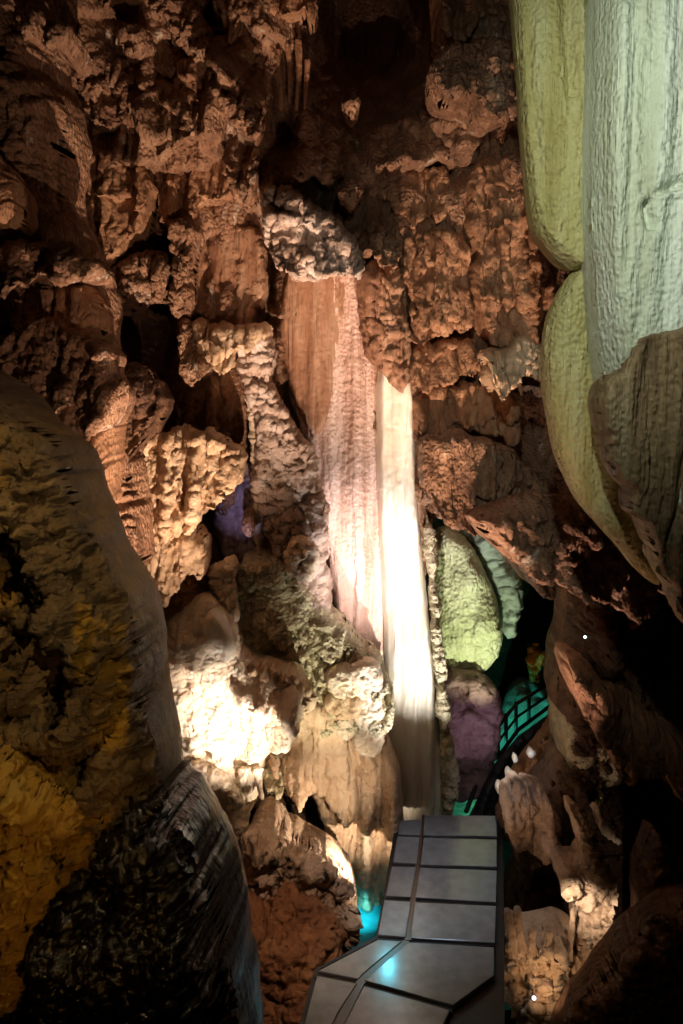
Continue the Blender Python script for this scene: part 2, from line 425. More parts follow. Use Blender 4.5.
# ------------------------------------------------------------------ palette
M_wall = rockmat('brown_limestone', [(.09, .048, .03), (.32, .175, .105), (.52, .33, .21)], 2.2, .62, .9, .45, .5, 45, stain=((.62, .52, .42), 5, .60))
M_wall2 = rockmat('red_brown_limestone', [(.10, .05, .03), (.34, .18, .10), (.48, .29, .17)], 2.5, .6, .6, .6, .3, 45)
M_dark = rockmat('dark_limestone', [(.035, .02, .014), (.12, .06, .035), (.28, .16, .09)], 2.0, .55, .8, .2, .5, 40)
M_tan = rockmat('tan_flowstone', [(.40, .25, .15), (.60, .43, .28), (.74, .59, .43)], 2.5, .5, .45, .6, .3, 60)
M_cream = rockmat('cream_flowstone', [(.60, .45, .31), (.78, .65, .50), (.85, .76, .64)], 2.2, .45, .5, .4, .5, 55, sss=.15)
M_white = rockmat('white_calcite', [(.78, .68, .54), (.86, .80, .68), (.90, .87, .80)], 1.6, .35, .25, .85, .1, 60, sss=.2)
M_pink = rockmat('pink_rippled_calcite', [(.42, .24, .17), (.66, .46, .38), (.80, .64, .56)], 1.8, .4, .5, .9, .4, 50)
M_brownpanel = rockmat('brown_rippled_calcite', [(.16, .075, .045), (.32, .17, .10), (.46, .30, .20)], 1.8, .45, .5, .9, .1, 45)
M_green = rockmat('greenish_flowstone', [(.36, .30, .18), (.58, .51, .34), (.72, .66, .48)], 2.5, .5, .7, .4, .8, 50)
M_purple = rockmat('violet_grey_calcite', [(.16, .11, .13), (.30, .24, .30), (.45, .38, .46)], 2, .3, .3, .9, .1, 50)
M_drapw = rockmat('pale_green_drapery', [(.42, .44, .30), (.60, .66, .52), (.74, .80, .70)], 1.4, .45, .5, .85, .6, 55, stain=((.42, .33, .14), 2.2, .62, .12))
M_drapo = rockmat('olive_drapery', [(.30, .25, .08), (.46, .41, .17), (.56, .54, .30)], 1.6, .5, .6, .75, .7, 55)
M_drapb = rockmat('brown_fluted_drapery', [(.10, .06, .03), (.26, .18, .09), (.42, .34, .2)], 1.8, .5, .6, .9, .4, 50)
M_boulder = rockmat('olive_brown_boulder', [(.05, .032, .016), (.22, .14, .065), (.40, .26, .11)], 2.6, .42, .9, .15, .4, 40, spec=.5, stain=((.50, .27, .03), 2.6, .53))
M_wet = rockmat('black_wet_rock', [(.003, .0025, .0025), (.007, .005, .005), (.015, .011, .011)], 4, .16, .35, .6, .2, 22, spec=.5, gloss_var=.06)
M_amber = rockmat('amber_calcite', [(.20, .10, .02), (.45, .25, .04), (.6, .4, .1)], 3, .4, .7, .2, .3, 40)
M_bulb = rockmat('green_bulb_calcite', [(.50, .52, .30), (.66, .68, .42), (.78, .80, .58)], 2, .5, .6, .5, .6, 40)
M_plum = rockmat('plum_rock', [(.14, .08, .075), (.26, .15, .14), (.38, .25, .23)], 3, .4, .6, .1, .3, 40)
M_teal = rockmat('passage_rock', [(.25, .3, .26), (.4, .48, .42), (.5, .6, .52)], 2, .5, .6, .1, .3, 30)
M_frost = rockmat('frosted_grey_brown_crust', [(.36, .24, .17), (.54, .42, .35), (.70, .63, .58)], 3, .5, .6, .2, .4, 50)
M_rubble = rockmat('pale_rubble_stone', [(.30, .18, .11), (.56, .40, .28), (.70, .55, .42)], 3, .6, .9, 0, .4, 35)
M_slope = rockmat('orange_clay_rock', [(.16, .065, .03), (.32, .14, .06), (.42, .22, .1)], 2.6, .55, .8, .1, .5, 35)

def P(s):
    return [tuple(float(c) for c in q.split(',')) for q in s.split()]

# ------------------------------------------------------------------ setting
wall_lips = [(371, 447, 165, 45, .40), (392, 452, 225, 60, .38), (300, 362, 162, 30, .3), (398, 470, 334, 85, .45), (412, 476, 380, 40, .4),
             (418, 520, 435, 48, .34), (90, 205, 158, 42, .35), (60, 120, 210, 40, .3), (100, 200, 262, 60, .28), (20, 110, 280, 40, .3),
             (212, 268, 330, 80, .2), (215, 262, 235, 60, .25), (455, 520, 300, 60, .3), (380, 430, 120, 30, .25), (0, 70, 120, 50, .3), (460, 520, 200, 50, .3),
             (120, 180, 110, 30, .3), (150, 215, 60, 40, .3), (40, 110, 60, 40, .3)]
rock('wall_back', P('-160,-160 800,-160 800,600 650,606 560,592 520,578 480,520 430,508 424,560 436,700 446,790 440,840 400,860 390,960 300,1000 -160,1000'), 9.7,
     M_wall, front=.2, back=.9, R=10, crag=.38, cragz=.45, res=1.6, edge=4, smooth=0, seed=3, warp=.05, droop=.35,
     rel=[('slope', 1.15, -.2), ('fbm', .35, .8, 3), ('cells', .6, 1.1, .9), ('cells', .26, 2.4, 1.3), ('cells', .05, 7, 2.2), ('flute', .16, 3.6, .12), ('flute', .085, 10, .2), ('flute', .03, 26, .5), ('lip', wall_lips), ('pop', .03, 11),
          ('blob', [(350, 40, 40, 85, -2.2), (400, 60, 36, 75, -2.0), (290, 150, 14, 24, -.7), (430, 190, 24, 10, -.6), (430, 330, 30, 8, -.6), (500, 300, 10, 40, -.6), (60, 190, 24, 40, -.9), (85, 40, 20, 30, -.8), (160, 340, 34, 44, -1.5), (272, 290, 12, 60, -1.0), (520, 430, 45, 50, -1.2), (460, 260, 14, 24, -.4), (225, 40, 16, 40, -.9), (205, 205, 8, 14, -.6),
                    (470, 20, 40, 40, .4), (235, 130, 22, 40, .4), (130, 200, 70, 60, .3)]),
          ('line', [([(190, -40), (215, 60), (265, 120), (268, 150)], 12, .45), ([(120, 20), (150, 110), (190, 150)], 12, .3), ([(335, 290), (340, 420), (370, 560), (385, 760)], 42, -.9)])],
     kind='structure', label='craggy brown limestone back wall of the cave')
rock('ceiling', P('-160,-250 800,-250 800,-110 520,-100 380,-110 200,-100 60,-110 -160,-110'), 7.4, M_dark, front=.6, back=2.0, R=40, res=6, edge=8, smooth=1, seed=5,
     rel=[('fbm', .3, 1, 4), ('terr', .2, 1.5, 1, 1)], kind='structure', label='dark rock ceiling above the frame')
rock('wall_left', P('-260,-150 30,-150 48,-40 40,40 66,110 58,200 84,250 100,300 92,350 128,400 118,440 134,500 136,560 130,640 120,760 120,950 -260,1000'), 7.0,
     M_wall, front=.3, back=.6, R=20, res=1.8, crag=.7, cragz=.6, edge=9, smooth=1, seed=11, warp=.06, droop=.4, yaw=-14,
     rel=[('fbm', .3, .9, 4), ('cells', .4, 1.6, 1.6), ('cells', .2, 4.5, 4), ('flute', .14, 4, .3), ('flute', .06, 11, .4)],
     kind='structure', label='shadowy brown rock wall with stacked lips')
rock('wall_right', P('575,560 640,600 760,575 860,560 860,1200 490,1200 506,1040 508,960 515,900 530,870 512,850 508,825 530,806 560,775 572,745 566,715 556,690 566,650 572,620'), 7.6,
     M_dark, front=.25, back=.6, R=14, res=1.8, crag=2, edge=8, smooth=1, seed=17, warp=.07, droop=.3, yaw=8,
     rel=[('fbm', .35, .9, 4), ('ridge', .16, 1.8, 5), ('cells', .15, 3, 3), ('pop', .04, 8), ('line', [([(575, 625), (600, 665), (683, 735), (740, 760)], 14, .45), ([(640, 560), (760, 640)], 20, .5)]),
          ('blob', [(640, 640, 60, 22, -.6), (655, 800, 60, 70, -.8), (560, 870, 40, 40, -.5)])],
     kind='structure', label='dark jagged rock wall on the right of the walkway')
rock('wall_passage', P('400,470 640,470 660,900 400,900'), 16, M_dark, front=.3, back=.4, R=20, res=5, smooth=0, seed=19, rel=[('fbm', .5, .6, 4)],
     kind='structure', label='unlit end wall of the far passage')
fz = -1.6
rock('floor', P('-260,980 120,900 235,850 330,905 348,940 322,965 330,1010 420,1200 -260,1240'), 6.4, M_slope, front=.2, back=.5, R=20, res=2.0, crag=1.5, edge=5, seed=23, tilt=-38, warp=.05,
     rel=[('fbm', .25, 1.2, 4), ('pop', .13, 2.6), ('pop', .03, 9)], kind='structure', label='orange-brown clay and rock slope beside the pool')
M_water = plain('turquoise_water', (.02, .30, .34), .06)
wb = M_water.node_tree.nodes['Principled BSDF']
wp = [(onz(x, y, -.95)) for x, y in ((300, 880), (520, 800), (560, 905), (520, 1010), (300, 1010))]
bm_pts = [tuple(p) for p in wp]
prism('pool_water', bm_pts, .25, M_water, bev=0, kind='structure', label='turquoise pool water under the walkway')
prism('floor', [(p[0] , p[1], -1.9) for p in [(-6, 3, 0), (9, 3, 0), (9, 18, 0), (-6, 18, 0)]], .3, M_dark, bev=0, kind='structure', label='dark cave floor far below')

# ------------------------------------------------------------------ centre: column and flowstone
rock('calcite_column', P('376,350 414,366 415,450 419,520 427,600 436,690 444,760 450,812 430,822 400,824 390,790 386,700 383,600 378,520 376,440'), 8.8, M_white, front=.22, back=.3, R=13, res=1.5, edge=1, seed=31, crag=.08,
     rel=[('flute', .14, 4, .05), ('flute', .06, 10, .08), ('flute', .02, 30, .15)], label='tall glowing white calcite column rising from the end of the walkway', cat='column')
rock('knobbly_crust', P('422,510 430,512 436,560 439,620 445,690 450,730 456,765 452,800 446,822 440,800 436,700 428,610'), 8.7, M_green, front=.2, back=.2, R=8, res=1.1, edge=4, seed=32,
     rel=[('pop', .09, 9), ('pop', .05, 18)], warp=.04, label='narrow knobbly green crust along the right edge of the white column', cat='crust')
rock('rippled_curtain', P('286,262 330,258 374,270 388,340 392,420 392,500 394,600 398,700 400,800 372,815 340,800 332,700 335,620 328,560 318,500 300,430 288,400'), 9.05, M_pink, front=.22, back=.3, R=14, res=1.5, edge=2, seed=33,
     crag=.3, cragz=.12, rel=[('flute', .12, 2.6, .06), ('flute', .025, 12, .15), ('flute', .03, 20, .6), ('mpop', .028, 15, 1.0, 4, .15)], label='tall pinkish rippled flowstone curtain left of the glowing column', cat='flowstone')
rock('brown_curtain', P('284,258 345,262 348,300 336,400 322,440 304,428 288,395 280,340'), 8.95, M_brownpanel, front=.16, back=.2, R=10, res=1.6, edge=3, seed=34,
     crag=.3, cragz=.12, rel=[('flute', .1, 3.5, .06), ('flute', .03, 14, .15), ('flute', .02, 26, .5), ('pop', .012, 22)], label='dark brown calcite sheet hanging above the pink rippled curtain', cat='flowstone')
rock('hanging_pendant', P('356,262 400,262 404,300 409,340 408,376 402,396 390,378 372,366 360,340'), 8.45, M_brownpanel, front=.35, back=.3, R=24, res=1.4, edge=2, fringe=2, seed=35,
     rel=[('flute', .12, 4, .3), ('terr', .05, 5, 4, 1), ('pop', .04, 14)], warp=.03, droop=.3, label='brown hanging pendant whose tip points at the top of the white column', cat='stalactite')
rock('base_curtain', P('338,690 372,700 400,760 402,800 404,826 392,862 384,900 380,940 346,940 352,900 336,850 318,800 302,770 300,735 318,705'), 8.35, M_tan, front=.22, back=.5, R=10, res=1.4, edge=4, seed=36, crag=.6,
     rel=[('flute', .2, 4, .12), ('flute', .07, 11, .2), ('cells', .12, 3, 1)], label='tan fluted flowstone curtain standing in the turquoise pool', cat='flowstone')
rock('green_flowstone', P('236,560 262,548 292,556 322,600 345,622 378,648 392,672 394,706 380,720 330,722 300,720 285,770 262,760 244,700 236,640'), 8.35, M_green, front=.12, back=.4, R=7, res=1.3, edge=7, fringe=3, crag=.6, seed=37, warp=.04, droop=.35,
     rel=[('fbm', .16, 1.8, 3), ('cells', .3, 1.8, 2.6), ('cells', .12, 5, 7), ('flute', .1, 4, .3), ('flute', .04, 9, .5), ('pop', .05, 13), ('slope', -.1, .2)], label='grey-green terraced flowstone mound in front of the pink curtain', cat='flowstone')
rock('fringed_curtain', P('270,700 300,692 332,700 348,720 352,760 360,800 348,826 330,800 312,780 300,812 290,780 272,770 262,735'), 8.05, M_tan, front=.25, back=.3, R=10, res=1.4, edge=2, fringe=5, seed=38, crag=.5,
     rel=[('flute', .14, 6, .3), ('flute', .04, 18, .4)], droop=.2, label='tan curtain of fused drips below the grey-green mound', cat='flowstone')
# mushroom of stacked lobes
mush = bpy.data.objects.new('lobed_flowstone', None); COL.objects.link(mush); mush.location = at(355, 752, 7.9)
tag(mush, 'cream stack of rounded lobes bulging below the grey-green mound', 'flowstone')
for i, s in enumerate(['322,672 338,662 352,664 356,680 346,694 330,692', '340,664 372,656 386,672 384,692 362,700 344,694', '326,690 352,686 366,696 360,714 338,716 322,704',
                       '352,694 378,688 388,706 384,726 364,730 350,716', '332,716 350,710 358,724 350,738 338,734', '352,722 376,716 388,728 382,750 366,756 350,744']):
    rock('lobe', P(s), 7.95 + .04 * (i % 2), M_cream if i != 2 else M_tan, front=.15, back=.25, R=9, res=1.1, edge=3, crag=.5, seed=40 + i, rel=[('terr', .05, 7, 3, 1.2), ('fbm', .04, 4, 3), ('pop', .02, 18)], droop=.3, parent=mush)
# hot lit flowstone
rock('lit_flowstone', P('140,640 160,622 186,604 205,592 218,602 236,622 246,655 270,664 300,668 312,690 306,712 290,732 272,742 266,762 264,788 256,796 250,784 244,796 236,784 230,770 205,766 190,760 160,755 130,740 126,680'), 7.7, M_cream, front=.35, back=.5, R=24, res=1.3, edge=4, fringe=2, crag=.45, seed=50, warp=.035, droop=.35,
     rel=[('fbm', .14, 1.6, 3), ('cells', .16, 2.2, 3), ('cells', .05, 7, 10), ('flute', .05, 6, .4), ('line', [([(250, 672), (300, 690), (285, 725)], 14, .16)]), ('blob', [(250, 770, 12, 30, .1)])],
     label='brilliantly lit cream flowstone shelf with dripping lower lip', cat='flowstone')
rock('calcite_dome', P('202,618 214,606 226,616 233,636 238,662 226,672 208,664 200,640'), 7.45, M_white, front=.1, back=.4, R=12, crag=.3, res=1.4, edge=1, seed=51, rel=[('flute', .03, 6, .6), ('fbm', .05, 3, 3)], label='smooth white knob on top of the brilliantly lit shelf', cat='flowstone')
rock('dark_shelf', P('238,664 262,662 286,668 306,684 312,700 300,716 286,734 276,722 268,706 254,694 242,684'), 7.5, M_tan, front=.06, back=.4, R=5, res=1.1, edge=8, crag=1.6, seed=52, warp=.03, droop=.4, rel=[('cells', .12, 6, 9), ('cells', .06, 12, 16)],
     label='ribbed overhanging lip on the right of the brilliantly lit shelf', cat='rock shelf')
rock('translucent_pendant', P('186,758 212,766 234,778 250,796 248,830 240,856 232,860 208,850 192,846 188,800'), 7.25, M_cream, front=.12, back=.3, R=12, res=1.3, edge=4, seed=53, rel=[('flute', .05, 7, .4), ('pop', .03, 14), ('cells', .08, 6, 3)],
     label='pale rosy pendant hanging under the brilliantly lit shelf', cat='stalactite')
rock('cream_pillar_knobs', P('222,560 236,556 238,590 236,620 228,606 214,592 208,570'), 7.9, M_cream, front=.1, back=.3, R=7, res=1.2, edge=6, seed=54, rel=[('pop', .07, 9), ('fbm', .04, 5, 3)], label='cream knobs between the violet panel and the lit shelf', cat='flowstone')
# diagonal rib and panels
rock('diagonal_rib', P('236,334 262,322 276,350 276,382 292,420 312,452 326,490 330,530 326,570 336,612 330,640 312,622 300,606 284,560 262,512 256,470 256,420 244,378'), 8.6, M_frost, front=.22, back=.3, R=8, res=1.2, edge=6, seed=55, warp=.05, droop=.2,
     rel=[('pop', .13, 6), ('terr', .10, 6, 3, 1.4), ('pop', .05, 15)], label='pale knobbly rib running diagonally down beside the pink curtain', cat='rock rib')
rock('smooth_flowstone', P('258,460 282,520 300,566 312,606 296,612 270,600 256,560 252,500'), 8.7, M_tan, front=.16, back=.2, R=12, res=1.5, edge=1, seed=56, rel=[('flute', .06, 5, .3)], label='smooth tan sheet tucked left of the diagonal rib', cat='flowstone')
rock('bright_knob', P('284,540 300,532 314,540 320,560 314,574 298,578 286,566'), 8.15, M_cream, front=.12, back=.3, R=8, res=1.1, edge=5, crag=1.4, seed=57, warp=.03, rel=[('pop', .1, 9), ('pop', .04, 18)], label='bright knobbly lump at the foot of the diagonal rib', cat='rock')
rock('violet_panel', P('214,470 258,456 264,500 264,574 240,566 216,552'), 8.75, M_purple, front=.1, back=.2, R=10, res=1.6, edge=1, seed=58, rel=[('flute', .08, 5, .1)], label='smooth violet-grey calcite panel below the pale bracket', cat='flowstone')
rock('dim_panel', P('170,388 250,380 258,440 254,480 170,470'), 9.0, M_brownpanel, front=.1, back=.2, R=10, res=1.8, edge=2, seed=59, rel=[('flute', .1, 4, .1)], label='dim brown panel in the recess above the pale bracket', cat='flowstone')
rock('thin_rib', P('244,380 254,376 262,440 264,500 264,570 258,576 254,500 250,430'), 8.5, M_cream, front=.12, back=.3, R=6, res=1.1, edge=1, seed=60, rel=[('fbm', .03, 5, 3)], label='thin pale rib edging the violet panel', cat='rock rib')

# ------------------------------------------------------------------ left middle brackets
def ledge(name, s, Y, mat, seed, label, cat='rock ledge', front=.2, R=9, rel=None, smooth_face=False, **kw):
    kw.setdefault('edge', 7); kw.setdefault('fringe', 3); kw.setdefault('warp', .06); kw.setdefault('droop', .45); kw.setdefault('res', 1.4); kw.setdefault('back', .5)
    kw.setdefault('crag', .45 if cat in ('drapery', 'flowstone', 'column') else .8)
    rel = list(rel or [('fbm', .12, 2, 3), ('flute', .05, 8, .5), ('pop', .04, 13)])
    if smooth_face: kw['cragz'] = .15
    elif cat in ('drapery', 'rock ledge', 'rock shelf', 'flowstone', 'column', 'rock slab', 'stalactite', 'rock rib'):
        rel += [('slope', -.12, .22), ('cells', .16, 2.6, 1.6), ('cells', .03, 9, 3), ('flute', .13, 5, .15), ('flute', .07, 13, .25)]
    if cat in ('drapery', 'flowstone', 'column', 'stalactite') : kw.setdefault('cragz', .3)
    if cat not in ('drapery', 'rock ledge', 'rock shelf', 'flowstone', 'column', 'rock slab', 'stalactite', 'rock rib'): rel += [('cells', .12, 4, 4), ('fbm', .1, 4, 4)]
    return rock(name, P(s), Y, mat, front=front, R=R, seed=seed, label=label, cat=cat, rel=rel, **kw)
ledge('bracket_ledge', '132,440 160,432 200,430 232,434 252,456 246,474 222,496 210,520 196,512 180,524 160,540 148,530 140,500 128,470', 7.9, M_tan, 61, 'tan bracket of draped rock jutting right above the violet panel', front=.35)
ledge('drip_cluster', '120,520 150,508 172,520 200,528 214,548 206,580 190,560 180,590 164,566 150,600 134,560 116,545', 7.6, M_tan, 62, 'row of short fused drips left of the violet panel', 'stalactite', fringe=8)
ledge('popcorn_ledge', '12,330 50,322 92,336 118,352 112,372 130,392 118,418 108,440 84,430 60,414 30,410 8,370', 6.4, M_wall, 63, 'brown ledge of bulbous lumps above the left boulder', rel=[('pop', .16, 4), ('terr', .16, 5, 3, 1.6), ('pop', .05, 12)])
ledge('column_stub', '70,400 100,410 118,420 120,470 112,520 90,500 76,460', 6.5, M_wall2, 64, 'short fluted brown column under the bulbous ledge', 'column', rel=[('flute', .14, 5, .3), ('pop', .03, 10)])
ledge('crumpled_ledge', '118,372 140,362 160,384 170,408 150,440 140,470 122,470 112,430', 7.4, M_dark, 65, 'dark crumpled ledge beside the black hollow', rel=[('pop', .14, 5), ('terr', .14, 6, 3, 1.6)])
ledge('red_rubble_slope', '136,560 172,552 204,574 204,610 190,640 170,680 140,700 130,650 130,600', 7.9, M_slope, 66, 'reddish pitted rock left of the lit shelf', 'rock', rel=[('pop', .06, 10), ('fbm', .1, 3, 4)])

# ------------------------------------------------------------------ upper wall formations
ledge('organ_curtain', '182,240 215,228 262,222 268,260 262,318 250,330 238,326 214,342 198,332 188,300', 8.8, M_brownpanel, 70, 'smooth brown organ-pipe curtain ending in a pale fringe', 'drapery', fringe=4, smooth_face=True, rel=[('flute', .2, 4, .06), ('flute', .04, 14, .15), ('slope', -.1, .15)])
ledge('pale_fringe', '190,318 214,326 240,320 266,322 272,340 250,346 236,372 216,366 200,350', 8.5, M_tan, 71, 'pale crusty fringe beneath the brown organ-pipe curtain', 'flowstone', fringe=6, front=.3)
ledge('diagonal_slab', '264,196 282,188 308,204 336,222 356,240 372,276 340,276 318,280 294,280 278,262 266,236', 8.3, M_frost, 72, 'pale diagonal slab with frosted underside above the brown sheet', 'rock slab', front=.4, fringe=2, rel=[('terr', .06, 8, 5, 1.5), ('pop', .05, 13), ('fbm', .1, 2.5, 4)])
ledge('crumpled_pendant', '356,236 378,228 396,238 400,262 392,274 372,262 356,256', 8.4, M_wall, 73, 'crumpled brown pendant right of the pale diagonal slab', 'stalactite', front=.3, R=12)
ledge('top_drapery', '206,-30 320,-30 322,20 312,30 300,18 290,30 280,26 272,20 262,30 250,28 244,46 236,70 230,60 226,30', 8.7, M_wall2, 74, 'brown fringed drapery at the top edge above the drip row', 'drapery', fringe=9, rel=[('flute', .2, 6, .2)])
ledge('upper_blob', '430,66 446,54 478,48 516,52 526,80 522,112 500,118 486,132 470,126 456,110 432,102 426,84', 7.9, M_wall, 75, 'bulbous crumpled brown stalactite beside the olive drapery', 'stalactite', front=.35, fringe=2, rel=[('terr', .09, 6, 4, 2.2), ('pop', .04, 12), ('fbm', .1, 2, 3)])
ledge('organ_stub', '428,-30 516,-30 518,30 500,40 486,34 470,44 450,52 438,46 434,20', 8.2, M_wall2, 76, 'olive-brown organ pipes above the crumpled stalactite', 'drapery', fringe=5, rel=[('flute', .2, 5, .15)])
ledge('upper_lip', '368,130 400,122 450,118 456,146 446,158 420,168 400,162 380,178 366,180', 8.9, M_wall2, 77, 'orange-brown fringed lip, upper of the two in the top centre', 'drapery', fringe=6, rel=[('flute', .1, 9, .3), ('fbm',.05,3,2)])
ledge('middle_lip', '372,176 410,172 448,160 456,190 448,214 430,222 408,226 388,220 372,200', 8.95, M_wall2, 78, 'orange-brown fringed lip directly under another in the top centre', 'drapery', fringe=6, rel=[('flute', .1, 9, .3), ('fbm',.05,3,2)])
ledge('lower_lip', '396,240 440,226 470,240 474,300 470,334 440,332 414,344 402,332 398,290', 8.7, M_wall2, 79, 'broad brown flowstone apron with pale fringe right of the pendant', 'drapery', fringe=6, rel=[('flute', .08, 9, .3), ('fbm',.05,3,2), ('terr', .06, 3, 2, 1)])
ledge('second_apron', '408,344 440,338 476,344 478,372 460,380 438,378 416,392 408,372', 8.75, M_wall2, 80, 'narrow brown apron tucked under the pale-fringed one', 'drapery', fringe=5, rel=[('flute', .08, 9, .3), ('fbm',.05,3,2)])
ledge('third_apron', '412,388 460,382 510,392 520,420 500,436 470,430 440,432 414,436', 8.7, M_wall2, 81, 'wide brown apron above the smooth bulge over the passage', 'drapery', fringe=3, rel=[('flute', .06, 9, .3), ('fbm',.05,3,2), ('terr', .08, 4, 2, 1)])
ledge('smooth_bulge', '414,434 450,430 490,436 520,462 548,478 540,488 506,500 480,512 466,520 450,512 436,504 420,502', 8.3, M_wall, 82, 'orange-brown bulging lip roofing the green passage', 'flowstone', front=.35, fringe=4, rel=[('flute', .07, 7, .5), ('fbm', .15, 1.5, 3), ('fbm',.05,3,2)])
ledge('pale_bracket', '474,346 500,346 516,336 536,342 544,376 530,380 520,368 506,384 484,390 478,374', 8.3, M_tan, 83, 'small pale crumpled bracket left of the olive lower lobe', 'rock ledge', front=.35, R=12, rel=[('fbm', .15, 4, 4), ('terr', .1, 6, 4, 1)])
ledge('right_brown_column', '466,170 500,160 524,200 540,260 544,330 510,345 480,345 470,300 462,230', 8.7, M_wall2, 84, 'dim reddish column of rock behind the olive drapery', 'column', front=.3, rel=[('flute', .2, 3.5, .2), ('terr', .08, 5, 3, 1.5), ('pop', .04, 10)])
ledge('roof_ledge', '472,516 500,505 540,492 580,498 620,510 660,530 700,560 690,584 640,572 600,576 560,574 530,568 505,552 484,538', 7.4, M_wall, 85, 'pinkish pitted roof ledge over the dark passage', 'rock ledge', front=.35, yaw=12, fringe=2, rel=[('fbm', .2, 1.8, 4), ('pop', .09, 6), ('terr', .1, 5, 3, 1.5), ('pop', .03, 16)])
ledge('slanting_ledge', '560,655 576,650 600,680 640,700 690,730 700,750 650,745 620,730 600,735 575,700', 7.0, M_wall2, 86, 'reddish ledge slanting down right of the far passage', 'rock ledge', front=.3, R=12)
ledge('arched_drapery', '86,84 120,70 150,84 180,92 200,120 206,140 180,152 168,160 150,140 130,134 110,144 88,120', 8.5, M_wall, 87, 'crinkled arched drapery in the upper left', 'drapery', fringe=5, rel=[('terr', .16, 5, 3, 2.2), ('flute', .09, 8, .4)])
ledge('swept_curtain', '176,70 200,60 224,76 236,104 226,130 214,138 204,130 196,110', 8.4, M_wall2, 88, 'swept fluted curtain beside the crinkled arch', 'drapery', fringe=5, rel=[('flute', .16, 8, .3)])
ledge('diagonal_buttress', '140,-30 180,-30 196,10 216,50 244,84 268,116 270,146 250,140 230,110 200,76 176,40 150,10', 8.5, M_wall, 89, 'diagonal brown buttress descending from the upper left', 'rock rib', front=.4, R=16)
ledge('left_apron', '84,160 120,150 150,170 160,220 140,250 112,270 98,280 90,230', 8.3, M_wall2, 90, 'ochre apron below the crinkled arch', 'drapery', fringe=4, rel=[('flute', .14, 6, .25), ('terr', .06, 6, 4, 1)])
ledge('centre_apron', '150,150 200,146 262,140 264,190 240,205 216,200 200,236 176,232 160,200', 8.7, M_wall2, 91, 'brown fluted apron between the crinkled arch and organ pipes', 'drapery', fringe=6, rel=[('flute', .16, 6, .2), ('terr', .05, 4, 3, 1)])
ledge('net_drapery', '224,136 262,132 268,170 258,200 246,206 236,196 226,170', 8.45, M_wall, 92, 'netted tan drapery below the diagonal buttress', 'drapery', fringe=4, front=.25, R=12, rel=[('ridge', .14, 5, 3)])
ledge('hollow_rim', '172,225 192,214 206,240 196,270 190,310 204,350 214,372 196,384 182,350 178,300 176,260', 8.35, M_wall, 93, 'pale rim on the right side of the black hollow', 'rock rib', front=.25, R=10, rel=[('flute', .1, 7, .4), ('pop', .06, 9)])
ledge('hollow_roof', '108,286 130,262 160,250 182,262 178,290 164,306 150,300 134,312 120,310', 8.5, M_wall, 94, 'rough lumpy roof of the black hollow', 'rock ledge', front=.4, rel=[('pop', .14, 6), ('fbm', .12, 3, 4)])
ledge('far_left_lip', '-30,150 10,160 22,200 24,232 4,236 -30,230', 6.2, M_wall2, 95, 'ochre hanging lip at the left edge of the photo', 'drapery', fringe=5)
ledge('left_shelf', '20,250 60,240 96,262 104,276 70,284 40,290 24,276', 6.4, M_wall, 96, 'drab crumpled shelf hanging over the left column drips', 'rock shelf', front=.4)
ledge('left_organ', '4,282 50,284 96,282 106,330 100,345 60,330 30,326 0,330', 6.7, M_wall2, 97, 'brown columnar drips under the drab crumpled shelf', 'drapery', fringe=3, rel=[('flute', .22, 4, .2)])
for i, (x, y, w_, h_, lab) in enumerate([(40, 30, 22, 42, 'small pale clump of rock at the top left corner'), (70, 45, 26, 28, 'crumpled tan clump left of the arched drapery'), (140, 50, 30, 34, 'lumpy clump above the arched drapery'),
                                    (30, 110, 16, 40, 'dim vertical lump at the upper left edge'), (350, 196, 26, 24, 'round brown knob above the pale diagonal slab'), (352, 106, 14, 20, 'small orange drip below the black recess'),
                                    (512, 170, 26, 34, 'rough brown knob below the crumpled stalactite'), (250, 520, 10, 20, 'tiny knob against the violet panel')]):
    h2, w2 = h_ / 2, w_ / 2
    ledge('rock_clump', f'{x-w2},{y-h2*.4} {x-w2*.3},{y-h2} {x+w2*.6},{y-h2*.8} {x+w2},{y} {x+w2*.5},{y+h2*.7} {x},{y+h2} {x-w2*.7},{y+h2*.6}', 8.3 if x > 100 else 6.9, M_wall, 100 + i, lab, 'rock', front=.3, R=12, res=1.4)

# stalactite row top centre
for i, (x, y0, y1, a, b, lab) in enumerate([
        (250, 36, 128, 9, 7, 'thick rounded drip left of the drip row'), (268, 30, 112, 7, 4, 'slim drip next to the thick rounded one'), (279, 50, 112, 8, 5, 'stout drip in the middle of the drip row'),
        (288, 44, 104, 6, 3, 'thin drip just right of the stout one'), (297, 40, 112, 7, 4, 'ridged drip second from the right of the row'), (306, 60, 122, 6, 3, 'pale-tipped drip closing the row on the right'),
        (243, 20, 66, 12, 3, 'long pointed drip hanging by the dark gap')]):
    drip('stalactite', (x, y0), (x, y1), a, b, 8.55, M_wall2, seed=i + 3, label='brown ' + lab, cat='stalactite', group='drips in the top centre')

